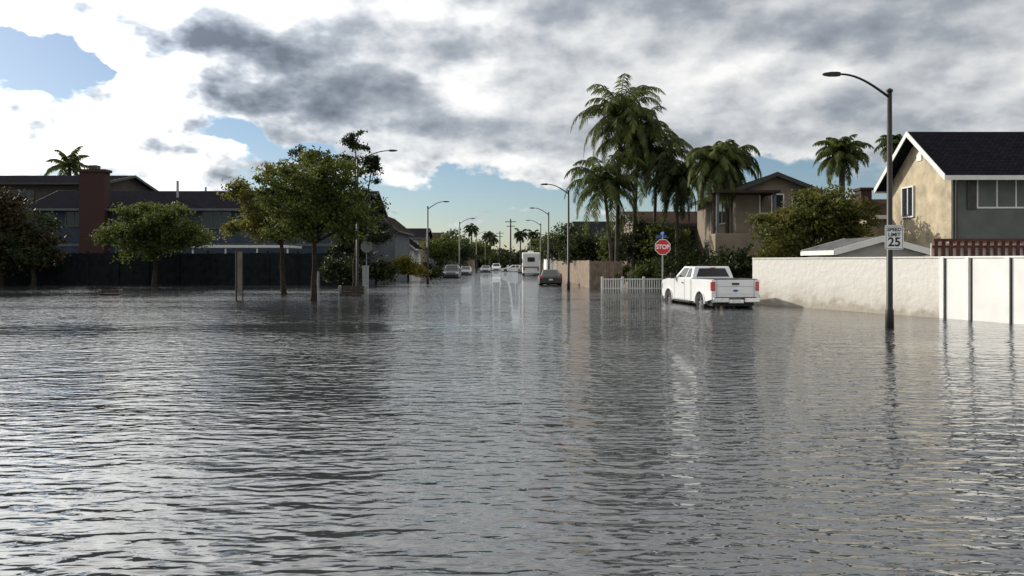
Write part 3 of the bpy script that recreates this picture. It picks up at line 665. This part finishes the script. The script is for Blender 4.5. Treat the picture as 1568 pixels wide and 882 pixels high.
# ------------------------------------------------------------------ palms
def palm(name,x,y,H,L,nf,tr,lm=L_palm,drooping=1.0,lw=.09,ll=.55,lean=0,emin=-35,emax=85,nseg=20):
    g=grp(name,(x,y,0)); t=MB()
    k=10; pts=[(lean*(i/k)**1.6,0,-.4+(H+.4)*i/k) for i in range(k+1)]
    t.tube(pts,[tr*(1.25 if i==0 else 1.0-.03*i) for i in range(k+1)],10)
    t.tube([pts[-1],(lean,0,H+.5)],[tr*.85,tr*.45],8)
    Vs=[]; Fs=[]
    top=Vector((lean,0,H+.2)); idx=0
    ra=MB()
    for f in range(nf):
        az=f*2.39996+random.uniform(-.25,.25)
        e=R(emin+(emax-emin)*((f+.5)/nf)**.8+random.uniform(-8,8)); LL=L*random.uniform(.75,1.1)
        hx,hy=math.cos(az),math.sin(az); p=top.copy(); ang=e; st=LL/nseg; path=[p.copy()]
        for s in range(nseg):
            tt=s/nseg
            dvec=Vector((hx*math.cos(ang),hy*math.cos(ang),math.sin(ang)))
            p=p+dvec*st; path.append(p.copy())
            ang-= drooping*(.05+.16*tt)*(20/nseg)*(.55+.45*math.cos(max(ang,-1.5))); ang=max(ang,R(-86))
            if s<2: continue
            side=Vector((-hy,hx,0))
            lenn=ll*math.sin(math.pi*min(1,(tt*.9+.12)))**.6
            for sgn in(-1,1):
                for rep in (0,1):
                    droop=random.uniform(.25,1.1)
                    dl=(side*sgn*.8+dvec*.45+Vector((0,0,-droop))).normalized()
                    l_=lenn*random.uniform(.7,1.2); b0=p-dvec*st*.5*rep
                    w=dvec*lw*.5
                    m_=b0+dl*l_*.5; tip=b0+dl*l_+Vector((0,0,-l_*.22))
                    Vs+= [b0-w*.7,b0+w*.7,m_+w,tip,m_-w]; Fs.append((idx,idx+1,idx+2,idx+3,idx+4)); idx+=5
        ra.tube([path[i] for i in range(0,nseg+1,4)],[.035-.028*i/nseg for i in range(0,nseg+1,4)],4,False)
    t.build('trunk',g,M_palmbark,smooth=True); ra.build('frond_stems',g,L_palm)
    fastmesh('fronds',np.array([tuple(v) for v in Vs]),np.array(Fs),lm,g)
palm('queen_palm',7.5,55.5,12.0,4.5,38,.17,lean=.3,drooping=1.0,ll=.8)
palm('queen_palm',8.9,57,10.2,4.4,40,.17,lean=.4,drooping=1.1,ll=.85)
palm('queen_palm',7.1,54.5,7.0,3.9,32,.15,lean=-.6,drooping=1.05,ll=.75)
palm('queen_palm',10.3,56.5,8.9,4.0,32,.15,lean=.3,drooping=1.1,ll=.8)
palm('queen_palm',12.5,48,7.6,2.9,38,.16,drooping=1.2,ll=.65,lean=.1,emin=-50)
palm('queen_palm',13.6,49,7.9,2.9,38,.16,drooping=1.2,ll=.65,lean=.1,emin=-50)
palm('queen_palm',11.3,53,7.2,3.0,34,.15,L_dark,drooping=1.3,ll=.7,emin=-50)
palm('fan_palm',25.6,60,9.9,2.7,40,.3,drooping=.9,ll=.6,emin=-45,lw=.1)
palm('fan_palm',39.6,80,13.6,2.6,24,.25,drooping=1.0,ll=.6,lw=.12)
palm('fan_palm',-55.5,97,13.6,3.8,20,.3,drooping=.7,ll=.7,lw=.14)
for (x,y,H) in ((-12.5,240,11.5),(2.5,230,9.5),(-6,210,8),(7,250,10)): palm('distant_palm',x,y,H,3.2,18,.25,L_dark,ll=1.0,lw=.3,nseg=10)

# ------------------------------------------------------------------ sky
SUN_AZ=-52; SUN_EL=27
w=bpy.data.worlds.new('World'); scene.world=w; w.use_nodes=True; nt=w.node_tree; nt.nodes.clear()
try: w.cycles.sampling_method='MANUAL'; w.cycles.sample_map_resolution=256
except Exception: pass
N=nt.nodes.new; Lk=nt.links.new
def MT(op,a,b=None,c=None,clamp=False):
    q=N('ShaderNodeMath'); q.operation=op; q.use_clamp=clamp
    for i,v in enumerate((a,b,c)):
        if v is None: continue
        if isinstance(v,(int,float)): q.inputs[i].default_value=v
        else: Lk(v,q.inputs[i])
    return q.outputs[0]
tc=N('ShaderNodeTexCoord'); sp=N('ShaderNodeSeparateXYZ'); Lk(tc.outputs['Generated'],sp.inputs[0])
X,Y,Z=sp.outputs
Zc=MT('MAXIMUM',Z,0.0)
def VEC(x,y,z):
    c=N('ShaderNodeCombineXYZ')
    for i,v in enumerate((x,y,z)):
        if isinstance(v,(int,float)): c.inputs[i].default_value=v
        else: Lk(v,c.inputs[i])
    return c.outputs[0]
def NZ(vec,scale,detail=5,rough=.55,off=None,dist=0,out='Fac'):
    n=N('ShaderNodeTexNoise'); n.inputs['Scale'].default_value=scale; n.inputs['Detail'].default_value=detail; n.inputs['Roughness'].default_value=rough; n.inputs['Distortion'].default_value=dist
    if off is not None:
        a=N('ShaderNodeVectorMath'); a.operation='ADD'; Lk(vec,a.inputs[0]); a.inputs[1].default_value=off; vec=a.outputs[0]
    Lk(vec,n.inputs['Vector']); return n.outputs[out]
base=VEC(X,Y,MT('MULTIPLY',Zc,1.7))
flat=VEC(X,Y,MT('MULTIPLY',Zc,3.0))
az0=MT('ARCTAN2',X,Y); el0=MT('ARCSINE',Zc)
wc=N('ShaderNodeSeparateColor'); Lk(NZ(base,6,5,.55,None,0,'Color'),wc.inputs[0])
az=MT('ADD',az0,MT('MULTIPLY_ADD',wc.outputs[0],.34,-.17)); el=MT('ADD',el0,MT('MULTIPLY_ADD',wc.outputs[1],.16,-.08))
def G(px,py,sx,sy,amp,raw=False):
    a=math.atan((px-784)/1184); e=math.atan((401-py)/1184*math.cos(a))
    sx=sx/1184; sy=sy/1184
    A_,E_=(az0,el0) if raw else (az,el)
    u=MT('MULTIPLY_ADD',A_,1/sx,-a/sx); v=MT('MULTIPLY_ADD',E_,1/sy,-e/sy)
    r2=MT('MULTIPLY_ADD',u,u,MT('MULTIPLY',v,v))
    return MT('DIVIDE',amp,MT('MULTIPLY_ADD',r2,MT('MULTIPLY_ADD',r2,.6,.6),1.0))
def SUM(l):
    s=l[0]
    for q in l[1:]: s=MT('ADD',s,q)
    return s
fine=NZ(base,15,6,.6,(1.7,0.3,0))
f1=NZ(flat,4.2,5,.5,(2.7,0.9,0)); f1b=NZ(base,11,4,.55,(1.7+.014,0.3-.007,-.030)); f1c=NZ(base,11,4,.55,(1.7,0.3,0))
f2=wc.outputs[2]
det=MT('MINIMUM',SUM([G(110,170,230,150,.9,True),G(750,300,900,45,.5,True),G(-600,0,500,400,.5,True)]),1.0)
det=MT('ADD',det,.26)
mr=N('ShaderNodeMapRange'); mr.interpolation_type='SMOOTHSTEP'; Lk(el,mr.inputs[0]); mr.inputs[1].default_value=.06; mr.inputs[2].default_value=.165; mr.inputs[3].default_value=.30; mr.inputs[4].default_value=.95
cov=SUM([mr.outputs[0],MT('MULTIPLY_ADD',f1,.8,-.4),MT('MULTIPLY_ADD',fine,.8,-.4),MT('MULTIPLY_ADD',f2,.4,-.2),
  G(55,95,80,65,-1.0),G(125,110,30,55,-.45),G(395,215,130,20,-.85),G(600,290,130,34,-.4),G(830,295,120,32,-.4),G(1180,255,140,24,-.5),G(20,12,90,22,.4),
  G(110,205,120,45,.35),G(310,272,90,20,.5),G(740,320,80,14,.6),G(560,335,60,10,.4),G(900,340,60,8,.35),G(700,240,130,20,.35),G(1450,200,150,50,.2)])
ms=N('ShaderNodeMapRange'); ms.interpolation_type='SMOOTHSTEP'; Lk(cov,ms.inputs[0]); ms.inputs[1].default_value=.38; ms.inputs[2].default_value=.62
mask=ms.outputs[0]
rel=MT('MULTIPLY',MT('SUBTRACT',f1c,f1b),2.6)
tex=MT('MULTIPLY',SUM([rel,MT('MULTIPLY_ADD',fine,.6,-.3)]),det)
mr2=N('ShaderNodeMapRange'); mr2.interpolation_type='SMOOTHSTEP'; Lk(el,mr2.inputs[0]); mr2.inputs[1].default_value=.33; mr2.inputs[2].default_value=.50; mr2.inputs[3].default_value=0; mr2.inputs[4].default_value=.34
br=SUM([MT('MULTIPLY_ADD',f1,1.15,.0),tex,MT('MULTIPLY_ADD',f2,.15,-.075),MT('MULTIPLY_ADD',mask,-.12,.20),mr2.outputs[0],
  G(430,110,150,62,-.48),G(300,70,90,30,-.15),G(630,165,150,30,-.28),G(930,205,150,22,-.16),G(1000,50,180,50,-.10),G(1400,30,250,45,-.12),G(820,85,90,25,-.08),G(1150,190,160,14,-.10),
  G(175,110,80,75,.26),G(90,225,110,35,.24),G(30,130,80,50,.18),G(700,25,55,25,.36),G(725,112,90,16,.30),G(1150,125,160,18,.24),G(1000,115,60,25,.16),G(280,268,150,22,.25),G(640,258,150,14,.25),G(1450,150,150,25,.2),
  G(-250,-200,350,250,.35),G(-600,100,250,250,.35)])
cr=N('ShaderNodeValToRGB'); Lk(br,cr.inputs[0]); e=cr.color_ramp.elements
e[0].position=.02; e[0].color=(.115,.13,.16,1); e[1].position=1.0; e[1].color=(.95,.945,.92,1)
for p,c in ((.25,(.20,.225,.265)),(.5,(.36,.39,.43)),(.72,(.64,.655,.67))):
    q=cr.color_ramp.elements.new(p); q.color=(*c,1)
glare=MT('MULTIPLY_ADD',G(-209,-420,440,360,1.0),2.4,1.0)
sky=N('ShaderNodeTexSky'); sky.sky_type='NISHITA'; sky.sun_disc=False; sky.sun_elevation=R(SUN_EL); sky.sun_rotation=R(SUN_AZ%360); sky.altitude=10; sky.air_density=1.0; sky.dust_density=0.5; sky.ozone_density=3.5
bg1=N('ShaderNodeBackground'); bg1.inputs[1].default_value=.09; Lk(sky.outputs[0],bg1.inputs[0])
bg2=N('ShaderNodeBackground'); Lk(glare,bg2.inputs[1]); Lk(cr.outputs[0],bg2.inputs[0])
mx=N('ShaderNodeMixShader'); Lk(MT('MULTIPLY',mask,.96),mx.inputs[0]); Lk(bg1.outputs[0],mx.inputs[1]); Lk(bg2.outputs[0],mx.inputs[2])
out=N('ShaderNodeOutputWorld'); Lk(mx.outputs[0],out.inputs[0])

sl=bpy.data.lights.new('sun','SUN'); sl.energy=5.0; sl.angle=R(.6); sl.color=(1,.93,.82)
so=bpy.data.objects.new('sun',sl); scene.collection.objects.link(so)
dv=Vector((math.sin(R(SUN_AZ))*math.cos(R(SUN_EL)),math.cos(R(SUN_AZ))*math.cos(R(SUN_EL)),math.sin(R(SUN_EL))))
so.rotation_euler=(-dv).to_track_quat('-Z','Y').to_euler(); so.location=(0,0,50)

cam=bpy.data.cameras.new('camera'); co=bpy.data.objects.new('camera',cam); scene.collection.objects.link(co)
cam.sensor_width=36; cam.lens=36*1184/1568; cam.shift_y=-40/1568; cam.clip_end=6000; cam.clip_start=.1
co.location=(0,0,1.85); co.rotation_euler=(R(90),0,0); scene.camera=co
scene.view_settings.view_transform='Standard'; scene.view_settings.look='None'; scene.view_settings.exposure=0
